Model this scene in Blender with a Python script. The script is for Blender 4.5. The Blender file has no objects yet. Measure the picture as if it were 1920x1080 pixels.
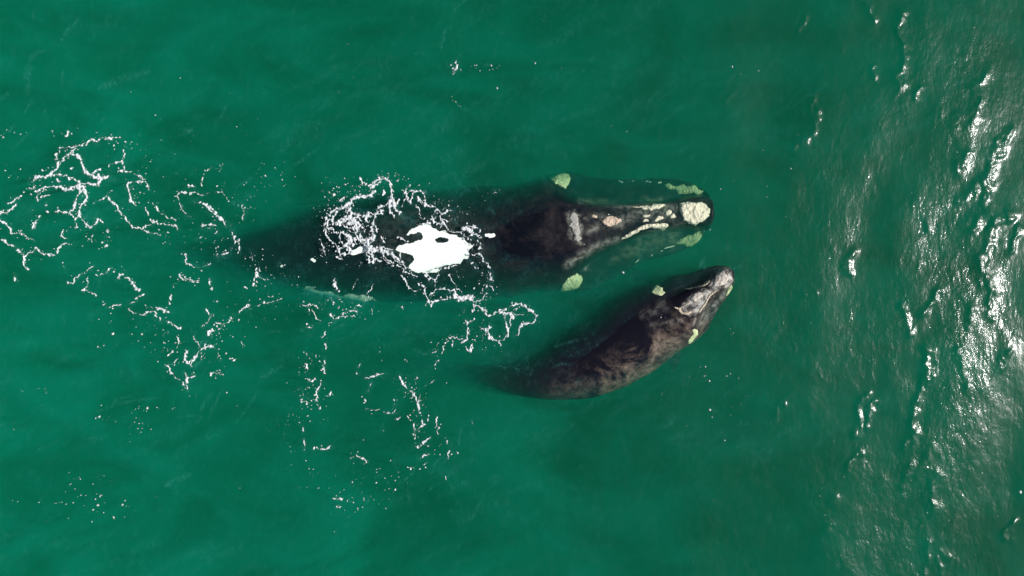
import bpy, math, random
import numpy as np
from mathutils import Vector
from mathutils.bvhtree import BVHTree

# ---------------------------------------------------------------- camera, sky, sun, exposure
scn = bpy.context.scene
C = scn.collection
CAM_H = 21.2                      # metres above the sea
SPAN = 27.0                       # metres of water across the frame
S = SPAN / 1920.0                 # metres per photo pixel at the surface
cd = bpy.data.cameras.new('camera')
cd.sensor_width = 36.0
cd.lens = 18.0 / (SPAN / 2 / CAM_H)
cd.clip_start = 0.5
cd.clip_end = 4000
cam = bpy.data.objects.new('camera', cd)
cam.location = (0, 0, CAM_H)
C.objects.link(cam)
scn.camera = cam

SUN_EL = 41.0
SUN_AZ = 0.0                    # degrees from +x, counter-clockwise
se, sa = math.radians(SUN_EL), math.radians(SUN_AZ)
sdir = Vector((math.cos(se) * math.cos(sa), math.cos(se) * math.sin(sa), math.sin(se)))
sl = bpy.data.lights.new('sun', 'SUN')
sl.energy = 4.9
sl.angle = math.radians(0.5)
sl.color = (1.0, 0.955, 0.90)
so = bpy.data.objects.new('sun', sl)
so.rotation_euler = sdir.to_track_quat('Z', 'Y').to_euler()
so.location = (20, -4, 30)
C.objects.link(so)

w = bpy.data.worlds.new('World')
scn.world = w
w.use_nodes = True
nt = w.node_tree
nt.nodes.clear()
sky = nt.nodes.new('ShaderNodeTexSky')
sky.sky_type = 'NISHITA'
sky.sun_disc = False
sky.sun_elevation = se
sky.sun_rotation = math.radians(90) - sa
sky.dust_density = 2.0
bg = nt.nodes.new('ShaderNodeBackground')
bg.inputs['Strength'].default_value = 0.055
wo = nt.nodes.new('ShaderNodeOutputWorld')
nt.links.new(sky.outputs[0], bg.inputs[0])
nt.links.new(bg.outputs[0], wo.inputs[0])

scn.view_settings.view_transform = 'Standard'
scn.view_settings.look = 'None'
scn.view_settings.gamma = 1
scn.view_settings.exposure = 0.25
scn.view_settings.use_curve_mapping = False
scn.render.engine = 'CYCLES'
scn.cycles.use_denoising = True
scn.cycles.volume_bounces = 3
scn.cycles.max_bounces = 8
scn.cycles.transparent_max_bounces = 16
scn.cycles.caustics_reflective = False
scn.cycles.caustics_refractive = False

rng = np.random.default_rng(11)

# ---------------------------------------------------------------- numeric helpers
def pxw(X, Y, z=0.0):
    """photo pixel -> metres, for a point at height z"""
    k = S * (CAM_H - z) / CAM_H
    return (np.asarray(X, float) - 960) * k, (540 - np.asarray(Y, float)) * k

_lat = rng.random((6, 512, 512))
def vnoise(x, y, seed=0):
    """smooth value noise in -1..1"""
    L = _lat[seed % 6]
    x = x + 37.3 * seed; y = y + 91.7 * seed
    xi = np.floor(x).astype(int); yi = np.floor(y).astype(int)
    fx = x - xi; fy = y - yi
    fx = fx * fx * (3 - 2 * fx); fy = fy * fy * (3 - 2 * fy)
    a = L[xi & 511, yi & 511]; b = L[(xi + 1) & 511, yi & 511]
    c = L[xi & 511, (yi + 1) & 511]; d = L[(xi + 1) & 511, (yi + 1) & 511]
    return ((a * (1 - fx) + b * fx) * (1 - fy) + (c * (1 - fx) + d * fx) * fy) * 2 - 1

def fbm(x, y, seed=0, oct=4):
    t = 0; a = 1.0; n = 0
    for k in range(oct):
        t = t + a * vnoise(x * 2 ** k, y * 2 ** k, seed + k); n += a; a *= 0.5
    return t / n

def sstep(a, b, x):
    t = np.clip((x - a) / (b - a), 0, 1)
    return t * t * (3 - 2 * t)

def mesh_obj(name, verts, faces, mat, parent=None, smooth=True, loc=None):
    me = bpy.data.meshes.new(name)
    verts = np.asarray(verts, dtype=np.float32)
    if loc is not None:
        verts = verts - np.asarray(loc, dtype=np.float32)
    faces = np.asarray(faces, dtype=np.int32)
    nf, k = faces.shape
    me.vertices.add(len(verts)); me.vertices.foreach_set('co', verts.ravel())
    me.loops.add(nf * k); me.loops.foreach_set('vertex_index', faces.ravel())
    me.polygons.add(nf)
    me.polygons.foreach_set('loop_start', np.arange(nf, dtype=np.int32) * k)
    if smooth:
        me.polygons.foreach_set('use_smooth', np.ones(nf, dtype=bool))
    me.update(calc_edges=True); me.validate()
    me.materials.append(mat)
    o = bpy.data.objects.new(name, me)
    C.objects.link(o)
    if parent is not None:
        o.parent = parent
    elif loc is not None:
        o.location = loc
    return o

def attr(o, name, vals):
    a = o.data.attributes.new(name, 'FLOAT', 'POINT')
    a.data.foreach_set('value', np.asarray(vals, dtype=np.float32).ravel())

def inpoly(px, py, poly):
    r = np.zeros(px.shape, bool)
    n = len(poly)
    for i in range(n):
        x0, y0 = poly[i]; x1, y1 = poly[(i + 1) % n]
        if y0 == y1: continue
        c = ((y0 > py) != (y1 > py)) & (px < (x1 - x0) * (py - y0) / (y1 - y0) + x0)
        r ^= c
    return r

def segdist(px, py, x0, y0, x1, y1):
    dx, dy = x1 - x0, y1 - y0
    L = dx * dx + dy * dy
    t = np.clip(((px - x0) * dx + (py - y0) * dy) / L, 0, 1) if L > 0 else 0
    return np.hypot(px - x0 - t * dx, py - y0 - t * dy), t

def polysd(px, py, poly):
    """signed distance, positive inside, in photo pixels"""
    d = np.full(px.shape, 1e9)
    n = len(poly)
    for i in range(n):
        d = np.minimum(d, segdist(px, py, *poly[i], *poly[(i + 1) % n])[0])
    return np.where(inpoly(px, py, poly), d, -d)

# views of the photograph the outlines were measured in: (x offset, y offset, zoom)
V = dict(A=(0, 220, 3.4286), B=(440, 280, 3.84), E=(540, 500, 3.84), D=(100, 480, 3.84),
         G=(520, 700, 3.8575), S=(590, 320, 6.0), W=(720, 340, 4.908), L=(0, 700, 3.483),
         T=(780, 0, 4.5), U=(0, 0, 3.0), M=(1020, 310, 5.685), K=(1200, 490, 6.355), P=(0, 0, 1.0),
         R=(1360, 540, 2.0), Q=(1560, 100, 3.0), N=(880, 480, 3.692))

def pts(v, s):
    ox, oy, k = V[v]
    return [(ox + float(a.split(',')[0]) / k, oy + float(a.split(',')[1]) / k) for a in s.split()]

def strands(v, text):
    """'w: x,y x,y ...' lines -> [(half width px, [(X, Y)...])]"""
    out = []
    for part in text.replace('\n', ';').split(';'):
        part = part.strip()
        if not part: continue
        wd, p = part.split(':')
        out.append((float(wd) / V[v][2] / 2, pts(v, p)))
    return out

# ---------------------------------------------------------------- materials
def new_mat(name):
    m = bpy.data.materials.new(name); m.use_nodes = True
    m.node_tree.nodes.clear()
    return m, m.node_tree.nodes, m.node_tree.links

def N(ns, t, **kw):
    n = ns.new(t)
    for k, v in kw.items():
        if k in n.inputs: n.inputs[k].default_value = v
        else: setattr(n, k, v)
    return n

def noise_node(ns, lk, scale, detail=4, rough=0.55, vec=None, dist=0.0):
    n = ns.new('ShaderNodeTexNoise')
    n.inputs['Scale'].default_value = scale; n.inputs['Detail'].default_value = detail
    n.inputs['Roughness'].default_value = rough; n.inputs['Distortion'].default_value = dist
    if vec is not None: lk.new(vec, n.inputs['Vector'])
    return n

def ramp(ns, lk, src, p):
    r = ns.new('ShaderNodeValToRGB')
    e = r.color_ramp.elements
    while len(e) < len(p): e.new(0.5)
    for i, (pos, c) in enumerate(p):
        e[i].position = pos
        e[i].color = (*c, 1) if hasattr(c, '__len__') else (c, c, c, 1)
    lk.new(src, r.inputs[0])
    return r

def math_node(ns, lk, op, a, b=None):
    n = ns.new('ShaderNodeMath'); n.operation = op
    for i, v in enumerate((a, b)):
        if v is None: continue
        if isinstance(v, (int, float)): n.inputs[i].default_value = v
        else: lk.new(v, n.inputs[i])
    return n.outputs[0]

# sea water: a clear wavy surface over green scattering, absorbing water
WATER_SCATTER = (0.001, 0.106, 0.073)
WATER_ABSORB = (0.60, 0.29, 0.45)
def water_material():
    m, ns, lk = new_mat('sea_water')
    out = ns.new('ShaderNodeOutputMaterial')
    geo = ns.new('ShaderNodeNewGeometry')
    tc = ns.new('ShaderNodeTexCoord')
    rough_a = ns.new('ShaderNodeAttribute'); rough_a.attribute_name = 'ripple'
    veil_a = ns.new('ShaderNodeAttribute'); veil_a.attribute_name = 'veil'
    mp = ns.new('ShaderNodeMapping'); mp.inputs['Scale'].default_value = (1.0, 0.55, 1.0)
    mp.inputs['Rotation'].default_value = (0, 0, math.radians(20))
    lk.new(tc.outputs['Object'], mp.inputs['Vector'])
    n1 = noise_node(ns, lk, 3.2, 5, 0.62, mp.outputs[0], 0.4)
    n2 = noise_node(ns, lk, 11.0, 3, 0.6, mp.outputs[0], 0.2)
    h = math_node(ns, lk, 'ADD', n1.outputs['Fac'], math_node(ns, lk, 'MULTIPLY', n2.outputs['Fac'], 0.30))
    h = math_node(ns, lk, 'MULTIPLY', h, rough_a.outputs['Fac'])
    bp = ns.new('ShaderNodeBump'); bp.inputs['Strength'].default_value = 1.0
    bp.inputs['Distance'].default_value = 0.040
    lk.new(h, bp.inputs['Height'])
    fr = ns.new('ShaderNodeFresnel'); fr.inputs['IOR'].default_value = 1.34
    lk.new(bp.outputs[0], fr.inputs['Normal'])
    fac = math_node(ns, lk, 'MULTIPLY', fr.outputs[0], math_node(ns, lk, 'SUBTRACT', 1.0, geo.outputs['Backfacing']))
    tr = ns.new('ShaderNodeBsdfTransparent')
    gl = ns.new('ShaderNodeBsdfGlossy'); gl.inputs['Roughness'].default_value = 0.10
    lk.new(bp.outputs[0], gl.inputs['Normal'])
    gs = ns.new('ShaderNodeBsdfGlossy')                     # unresolved capillary ripples spread the sun's glare
    rr = ns.new('ShaderNodeMapRange'); rr.inputs['To Min'].default_value = 0.20; rr.inputs['To Max'].default_value = 0.32
    lk.new(rough_a.outputs['Fac'], rr.inputs[0]); lk.new(rr.outputs[0], gs.inputs['Roughness'])
    lk.new(bp.outputs[0], gs.inputs['Normal'])
    gm = ns.new('ShaderNodeMixShader'); gm.inputs[0].default_value = 0.62
    lk.new(gl.outputs[0], gm.inputs[1]); lk.new(gs.outputs[0], gm.inputs[2])
    mx = ns.new('ShaderNodeMixShader')
    lk.new(fac, mx.inputs[0]); lk.new(tr.outputs[0], mx.inputs[1]); lk.new(gm.outputs[0], mx.inputs[2])
    # thin veils of bubbles floating in the surface, plus faint ripple glints painted as film
    df = ns.new('ShaderNodeBsdfDiffuse'); df.inputs['Color'].default_value = (0.11, 0.50, 0.50, 1)
    mp2 = ns.new('ShaderNodeMapping'); mp2.inputs['Scale'].default_value = (2.2, 1.0, 1.0)
    mp2.inputs['Rotation'].default_value = (0, 0, math.radians(-28))
    lk.new(tc.outputs['Object'], mp2.inputs['Vector'])
    nv = noise_node(ns, lk, 5.0, 7, 0.75, mp2.outputs[0], 1.6)
    rv = ramp(ns, lk, nv.outputs['Fac'], [(0.44, 0.0), (0.74, 1.0)])
    vf = math_node(ns, lk, 'MULTIPLY', veil_a.outputs['Fac'], rv.outputs[0])
    mx2 = ns.new('ShaderNodeMixShader')
    lk.new(vf, mx2.inputs[0]); lk.new(mx.outputs[0], mx2.inputs[1]); lk.new(df.outputs[0], mx2.inputs[2])
    lk.new(mx2.outputs[0], out.inputs['Surface'])
    # volume
    ms, ma = max(WATER_SCATTER), max(WATER_ABSORB)
    vs = ns.new('ShaderNodeVolumeScatter')
    vs.inputs['Color'].default_value = (*[c / ms for c in WATER_SCATTER], 1)
    vs.inputs['Density'].default_value = ms
    vs.inputs['Anisotropy'].default_value = -0.2
    va = ns.new('ShaderNodeVolumeAbsorption')
    va.inputs['Color'].default_value = (*[1 - c / ma for c in WATER_ABSORB], 1)
    va.inputs['Density'].default_value = ma
    ad = ns.new('ShaderNodeAddShader')
    lk.new(vs.outputs[0], ad.inputs[0]); lk.new(va.outputs[0], ad.inputs[1])
    lk.new(ad.outputs[0], out.inputs['Volume'])
    return m

def skin_material(name, dark, mid, pale, mottle, mscale, wet_rough=0.28):
    """wet whale skin; attribute 'pale' = white pigment, 'grey' = grey scarred skin, 'mottle' = brown mottling"""
    m, ns, lk = new_mat(name)
    out = ns.new('ShaderNodeOutputMaterial')
    b = ns.new('ShaderNodeBsdfPrincipled')
    tc = ns.new('ShaderNodeTexCoord')
    ap = ns.new('ShaderNodeAttribute'); ap.attribute_name = 'pale'
    ag = ns.new('ShaderNodeAttribute'); ag.attribute_name = 'grey'
    am = ns.new('ShaderNodeAttribute'); am.attribute_name = 'mottle'
    n1 = noise_node(ns, lk, mscale, 8, 0.72, tc.outputs['Object'], 0.5)
    n2 = noise_node(ns, lk, mscale * 5, 5, 0.65, tc.outputs['Object'], 0.6)
    n3 = noise_node(ns, lk, 14, 5, 0.7, tc.outputs['Object'], 0.3)
    r1 = ramp(ns, lk, n1.outputs['Fac'], [(0.44, 0.0), (0.60, 1.0)])
    r2 = ramp(ns, lk, n2.outputs['Fac'], [(0.35, 0.15), (0.70, 1.0)])
    mo = math_node(ns, lk, 'MULTIPLY', math_node(ns, lk, 'MULTIPLY', r1.outputs[0], r2.outputs[0]), am.outputs['Fac'])
    c0 = ns.new('ShaderNodeMixRGB'); c0.inputs[1].default_value = (*dark, 1); c0.inputs[2].default_value = (*mottle, 1)
    lk.new(mo, c0.inputs[0])
    gr = math_node(ns, lk, 'MULTIPLY', ag.outputs['Fac'], ramp(ns, lk, n2.outputs['Fac'], [(0.40, 0.08), (0.62, 1.0)]).outputs[0])
    c1 = ns.new('ShaderNodeMixRGB'); c1.inputs[2].default_value = (*mid, 1)
    lk.new(gr, c1.inputs[0]); lk.new(c0.outputs[0], c1.inputs[1])
    pf = math_node(ns, lk, 'ADD', ap.outputs['Fac'], math_node(ns, lk, 'MULTIPLY', math_node(ns, lk, 'SUBTRACT', n3.outputs['Fac'], 0.5), 0.75))
    pr = ramp(ns, lk, pf, [(0.42, 0.0), (0.58, 1.0)])
    c2 = ns.new('ShaderNodeMixRGB'); c2.inputs[2].default_value = (*pale, 1)
    lk.new(pr.outputs[0], c2.inputs[0]); lk.new(c1.outputs[0], c2.inputs[1])
    lk.new(c2.outputs[0], b.inputs['Base Color'])
    b.inputs['Roughness'].default_value = wet_rough
    b.inputs['Specular IOR Level'].default_value = 0.07
    bp = ns.new('ShaderNodeBump'); bp.inputs['Strength'].default_value = 0.5; bp.inputs['Distance'].default_value = 0.02
    lk.new(n2.outputs['Fac'], bp.inputs['Height']); lk.new(bp.outputs[0], b.inputs['Normal'])
    lk.new(b.outputs[0], out.inputs['Surface'])
    return m

def callosity_material(name, base, dark):
    m, ns, lk = new_mat(name)
    out = ns.new('ShaderNodeOutputMaterial')
    b = ns.new('ShaderNodeBsdfPrincipled')
    tc = ns.new('ShaderNodeTexCoord')
    n1 = noise_node(ns, lk, 7, 7, 0.7, tc.outputs['Object'], 1.0)
    vo = ns.new('ShaderNodeTexVoronoi'); vo.inputs['Scale'].default_value = 16
    lk.new(tc.outputs['Object'], vo.inputs['Vector'])
    r = ramp(ns, lk, n1.outputs['Fac'], [(0.30, dark), (0.46, base), (0.75, tuple(min(1, c * 1.12) for c in base))])
    lk.new(r.outputs[0], b.inputs['Base Color'])
    b.inputs['Roughness'].default_value = 0.75
    b.inputs['Specular IOR Level'].default_value = 0.2
    h = math_node(ns, lk, 'ADD', n1.outputs['Fac'], math_node(ns, lk, 'MULTIPLY', vo.outputs['Distance'], 0.5))
    bp = ns.new('ShaderNodeBump'); bp.inputs['Strength'].default_value = 0.9; bp.inputs['Distance'].default_value = 0.05
    lk.new(h, bp.inputs['Height']); lk.new(bp.outputs[0], b.inputs['Normal'])
    lk.new(b.outputs[0], out.inputs['Surface'])
    return m

def foam_material():
    m, ns, lk = new_mat('sea_foam')
    out = ns.new('ShaderNodeOutputMaterial')
    b = ns.new('ShaderNodeBsdfPrincipled')
    tc = ns.new('ShaderNodeTexCoord')
    n1 = noise_node(ns, lk, 9, 6, 0.7, tc.outputs['Object'])
    r = ramp(ns, lk, n1.outputs['Fac'], [(0.30, (0.42, 0.48, 0.50)), (0.64, (0.72, 0.74, 0.76))])
    lk.new(r.outputs[0], b.inputs['Base Color'])
    b.inputs['Roughness'].default_value = 0.9
    b.inputs['Specular IOR Level'].default_value = 0.1
    bp = ns.new('ShaderNodeBump'); bp.inputs['Strength'].default_value = 0.8; bp.inputs['Distance'].default_value = 0.04
    lk.new(n1.outputs['Fac'], bp.inputs['Height']); lk.new(bp.outputs[0], b.inputs['Normal'])
    ta = ns.new('ShaderNodeAttribute'); ta.attribute_name = 'thick'
    n2 = noise_node(ns, lk, 22, 4, 0.65, tc.outputs['Object'])
    a_ = math_node(ns, lk, 'ADD', ta.outputs['Fac'], math_node(ns, lk, 'MULTIPLY', math_node(ns, lk, 'SUBTRACT', n2.outputs['Fac'], 0.5), 0.9))
    ar = ramp(ns, lk, a_, [(0.02, 0.08), (0.48, 1.0)])
    tr = ns.new('ShaderNodeBsdfTransparent'); mx = ns.new('ShaderNodeMixShader')
    lk.new(ar.outputs[0], mx.inputs[0]); lk.new(tr.outputs[0], mx.inputs[1]); lk.new(b.outputs[0], mx.inputs[2])
    lk.new(mx.outputs[0], out.inputs['Surface'])
    return m

def seabed_material():
    m, ns, lk = new_mat('seabed_sand')
    out = ns.new('ShaderNodeOutputMaterial')
    b = ns.new('ShaderNodeBsdfPrincipled')
    tc = ns.new('ShaderNodeTexCoord')
    n1 = noise_node(ns, lk, 0.4, 6, 0.6, tc.outputs['Object'])
    r = ramp(ns, lk, n1.outputs['Fac'], [(0.3, (0.05, 0.06, 0.04)), (0.7, (0.12, 0.12, 0.08))])
    lk.new(r.outputs[0], b.inputs['Base Color']); b.inputs['Roughness'].default_value = 0.9
    lk.new(b.outputs[0], out.inputs['Surface'])
    return m

MW = water_material()
MF = foam_material()

# ---------------------------------------------------------------- water
STEP = 0.04
NX, NY = 1200, 760                       # finely waved part: 48 x 30 m
def fft_field(seed, lmin, lmax, power, main_dir, spread, rms_slope):
    """random sea: wave energy between wavelengths lmin..lmax (m), crests square to main_dir; scaled to an rms slope"""
    r = np.random.default_rng(seed)
    kx = np.fft.fftfreq(NX, STEP) * 2 * np.pi
    ky = np.fft.fftfreq(NY, STEP) * 2 * np.pi
    KX, KY = np.meshgrid(kx, ky, indexing='ij')
    K = np.hypot(KX, KY) + 1e-9
    amp = K ** (-power) * np.exp(-(2 * np.pi / lmax / K) ** 4) * np.exp(-(K * lmin / 2 / np.pi) ** 2)
    ang = np.arctan2(KY, KX) - main_dir
    amp = amp * (spread + (1 - spread) * np.cos(ang) ** 4)
    amp[0, 0] = 0
    f = np.fft.ifft2(amp * (r.standard_normal(K.shape) + 1j * r.standard_normal(K.shape))).real
    gx = np.gradient(f, STEP, axis=0); gy = np.gradient(f, STEP, axis=1)
    return f * (math.tan(math.radians(rms_slope)) / math.sqrt((gx ** 2 + gy ** 2).mean()))

gx = (np.arange(NX) - (NX - 1) / 2) * STEP
gy = (np.arange(NY) - (NY - 1) / 2) * STEP
GX, GY = np.meshgrid(gx, gy, indexing='ij')
PX, PY = GX / S + 960, 540 - GY / S       # the same grid in photo pixels

# how ruffled the water is: calm slick round the whales and to the left, wind ripples to the right
lim = 1330 + 120 * fbm(PX / 400, PY / 300, 3, 3) - (PY < 300) * 0.25 * (300 - PY)
wind = sstep(-300, 560, PX - lim)
wind = np.clip(wind + 0.30 * sstep(500, 1000, PY) * sstep(700, 1200, PX), 0, 1)
patchy = 0.72 + 0.95 * fbm(PX / 120 + PY / 500, PY / 230, 5, 3) + 0.5 * fbm(PX / 38, PY / 60, 2, 3)
wind = wind * np.clip(patchy, 0.12, 1.35)
wind = 0.74 * wind * (1 - 0.68 * sstep(1800, 1935, PX))

H = fft_field(1, 1.2, 7.0, 2.2, math.radians(-12), 0.25, 2.6) * (0.50 + 0.50 * sstep(1250, 1700, PX))
H += fft_field(2, 0.35, 1.6, 1.9, math.radians(18), 0.35, 2.0) * (0.25 + 0.75 * wind)
H += fft_field(4, 0.10, 0.45, 1.6, math.radians(-5), 0.6, 1.7) * (0.14 + 0.86 * wind)

CREST = strands('P', '''26: 1858,140 1840,180 1832,215 1828,240; 30: 1905,245 1885,275 1868,300 1862,340 1850,370 1868,410
30: 1846,338 1825,352 1808,375; 22: 1826,290 1818,302 1803,318; 22: 1808,222 1798,245; 34: 1900,400 1870,425 1855,450 1850,490 1862,540
28: 1840,410 1822,425; 22: 1700,575 1712,590 1718,630; 24: 1775,550 1762,565 1742,590; 26: 1862,545 1858,580 1870,600; 20: 1830,580 1822,610
26: 1805,655 1818,690 1815,725; 24: 1752,660 1748,700 1732,740 1726,790 1708,835; 24: 1745,850 1728,875 1702,895; 30: 1760,890 1752,930 1768,960
20: 1705,900 1698,925; 24: 1752,1020 1745,1060 1735,1080; 20: 1780,1040 1775,1075; 16: 1655,130 1648,145; 16: 1730,165 1720,180
22: 1700,20 1692,60 1712,110 1690,160; 20: 1630,0 1655,40; 16: 1750,430 1748,420; 20: 1530,545 1515,552; 22: 1490,745 1465,765 1450,790
20: 1640,740 1625,765 1612,815; 18: 1625,850 1600,880; 24: 1570,985 1545,1020; 18: 1575,930 1572,945; 20: 1470,620 1455,632; 18: 1448,880 1438,910
24: 1918,430 1905,470; 26: 1896,660 1888,690; 22: 1915,980 1900,1010; 20: 1520,30 1505,50; 20: 1310,80 1290,110; 20: 1375,140 1370,170
22: 1240,240 1235,270; 20: 1390,170 1370,190; 22: 1540,180 1530,240 1500,280; 20: 1610,470 1600,510; 20: 1655,760 1635,800''')
CD = fbm(PX / 30, PY / 30, 1, 3) * 9
spark = fft_field(7, 0.09, 0.5, 1.5, math.radians(0), 0.5, 5.0)
for i, (wd, p) in enumerate(CREST):
    wd = wd * 0.82
    x0 = min(a for a, b in p) - 90; x1 = max(a for a, b in p) + 90; y0 = min(b for a, b in p) - 70; y1 = max(b for a, b in p) + 70
    ix = np.where((gx / S + 960 > x0) & (gx / S + 960 < x1))[0]; iy = np.where((540 - gy / S > y0) & (540 - gy / S < y1))[0]
    if not len(ix) or not len(iy): continue
    sl_ = (slice(ix[0], ix[-1] + 1), slice(iy[0], iy[-1] + 1))
    qx = PX[sl_] + CD[sl_] * 1.6; qy = PY[sl_] + CD[sl_]
    d = np.full(qx.shape, 1e9)
    for (a, b) in zip(p[:-1], p[1:]):
        d = np.minimum(d, segdist(qx + 9, qy, *a, *b)[0])
    g_ = np.exp(-(d / wd) ** 2) * np.clip((p[0][0] - 1330) / 350, 0.25, 1)
    H[sl_] += g_ * (0.0026 * wd * (0.8 + 0.5 * rng.random()) + spark[sl_] * 1.7)
    wind[sl_] = np.maximum(wind[sl_], 0.8 * g_)

# veils of fine bubbles (aerated water) and ripple glints painted as pale film, measured from the photograph
VEIL = (strands('U', '''16: 360,220 400,150 440,100; 20: 165,350 180,310 260,280; 10: 130,640 170,560; 26: 150,540 140,440 160,360; 18: 40,750 80,700
6: 240,650 255,610; 6: 570,680 600,660; 30: 540,500 700,440 850,400; 12: 1250,670 1270,590; 10: 1650,940 1720,880 1800,830; 8: 185,60 185,120; 24: 1010,740 1100,720
20: 0,560 60,520; 8: 60,850 130,780 180,740; 14: 350,400 360,500; 14: 1330,1050 1430,990''')
 + strands('L', '''7: 640,250 740,200 900,180 1050,155; 5: 730,220 760,165 880,150; 16: 1300,250 1330,200 1380,130; 9: 1150,290 1230,290 1290,270
10: 1370,420 1440,385; 9: 1365,380 1370,420; 8: 1350,320 1380,250 1450,100; 10: 1530,330 1640,200 1680,120; 30: 1090,730 1140,700 1240,660; 8: 1360,530 1380,480
14: 1280,330 1310,280; 16: 560,430 660,440''')
 + strands('T', '''16: 420,0 340,60 300,120 290,180; 18: 240,230 230,330 230,400; 14: 0,450 80,440; 8: 730,260 720,300; 10: 560,545 630,545''')
 + strands('G', '''10: 1350,380 1340,450; 12: 1240,500 1230,620; 10: 1270,480 1250,540; 16: 1250,800 1270,850; 14: 1300,930 1290,950; 14: 1410,1050 1470,930; 12: 1255,1000 1260,980
10: 1130,670 1190,600; 12: 1020,640 980,720 890,800; 12: 700,750 800,710; 8: 1200,760 1220,700; 8: 1080,860 1110,820; 10: 1310,560 1350,440''')  # includes faint ruffle glints drawn as pale strokes
 + strands('M', '10: 1700,200 1750,90; 30: 1680,1080 1760,950; 8: 1010,90 1020,180')
 + strands('D', '24: 1080,740 1000,820; 18: 1070,1080 1130,1000; 22: 1150,600 1050,620 1000,520; 14: 1500,560 1650,540; 26: 1490,880 1640,790; 10: 50,420 70,500')
 + strands('A', '26: 500,460 540,560 560,640; 22: 1400,640 1500,740; 30: 1490,540 1570,560; 24: 680,420 760,400')
 + strands('E', '34: 100,190 300,220 620,240; 30: 1290,390 1290,500; 30: 1340,180 1360,260; 12: 300,430 410,350; 8: 340,440 410,420; 16: 900,600 1010,620')
 + strands('N', '10: 310,780 385,700 390,780 430,830; 8: 180,770 290,780 400,830; 6: 600,620 700,600 830,560; 5: 560,780 640,745 780,735')
 + strands('B', '14: 410,120 520,60 560,20; 40: 900,420 1000,500; 50: 1150,480 1250,520 1350,640; 20: 1600,200 1680,320; 20: 1820,420 1870,470')
 + strands('W', '50: 320,690 400,650')
 + strands('K', '30: 780,100 800,30; 20: 1110,90 1250,30'))
a28 = math.radians(28)
U1 = PX * math.cos(a28) - PY * math.sin(a28); U2 = PX * math.sin(a28) + PY * math.cos(a28)
VE = 0.08 * np.clip(fbm(U1 / 60 + CD / 12, U2 / 16 + CD / 20, 2, 5) * 1.6, 0, 1) * sstep(0.0, 0.35, fbm(PX / 230, PY / 180, 4, 2) + 0.15 - 0.1 * (PX > 1300))  # all-over bubble film; its streaks also paint in faint sky-lit ripples
VE += 0.05 * np.clip(fbm(PX / 7, PY / 10, 5, 3) * 1.8, 0, 1)
for wd, p in VEIL:
    wd = max(wd, 1.6) * 1.5
    x0 = min(a for a, b in p) - 60; x1 = max(a for a, b in p) + 60; y0 = min(b for a, b in p) - 60; y1 = max(b for a, b in p) + 60
    ix = np.where((gx / S + 960 > x0) & (gx / S + 960 < x1))[0]; iy = np.where((540 - gy / S > y0) & (540 - gy / S < y1))[0]
    sl_ = (slice(ix[0], ix[-1] + 1), slice(iy[0], iy[-1] + 1))
    qx = PX[sl_] + CD[sl_] * 1.1; qy = PY[sl_] - CD[sl_] * 0.7
    d = np.full(qx.shape, 1e9)
    ns_ = len(p) - 1
    for q, (a, b) in enumerate(zip(p[:-1], p[1:])):
        dd, tt = segdist(qx, qy, *a, *b)
        along = (q + tt) / ns_
        d = np.minimum(d, dd / (0.25 + 0.75 * np.sqrt(np.clip(4 * along * (1 - along), 0, 1))))
    VE[sl_] = np.maximum(VE[sl_], 0.20 * np.exp(-(d / wd) ** 2))

# waves die down towards the rim of the finely built part
rim = np.minimum(sstep(0, 2.5, (gx[-1] - np.abs(GX))), sstep(0, 2.5, (gy[-1] - np.abs(GY))))
H *= rim

def wz(x, y):
    """water height at metres x, y (arrays)"""
    fx = np.clip((np.asarray(x) - gx[0]) / STEP, 0, NX - 1.001); fy = np.clip((np.asarray(y) - gy[0]) / STEP, 0, NY - 1.001)
    i = fx.astype(int); j = fy.astype(int); a = fx - i; b = fy - j
    return (H[i, j] * (1 - a) + H[i + 1, j] * a) * (1 - b) + (H[i, j + 1] * (1 - a) + H[i + 1, j + 1] * a) * b

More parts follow.
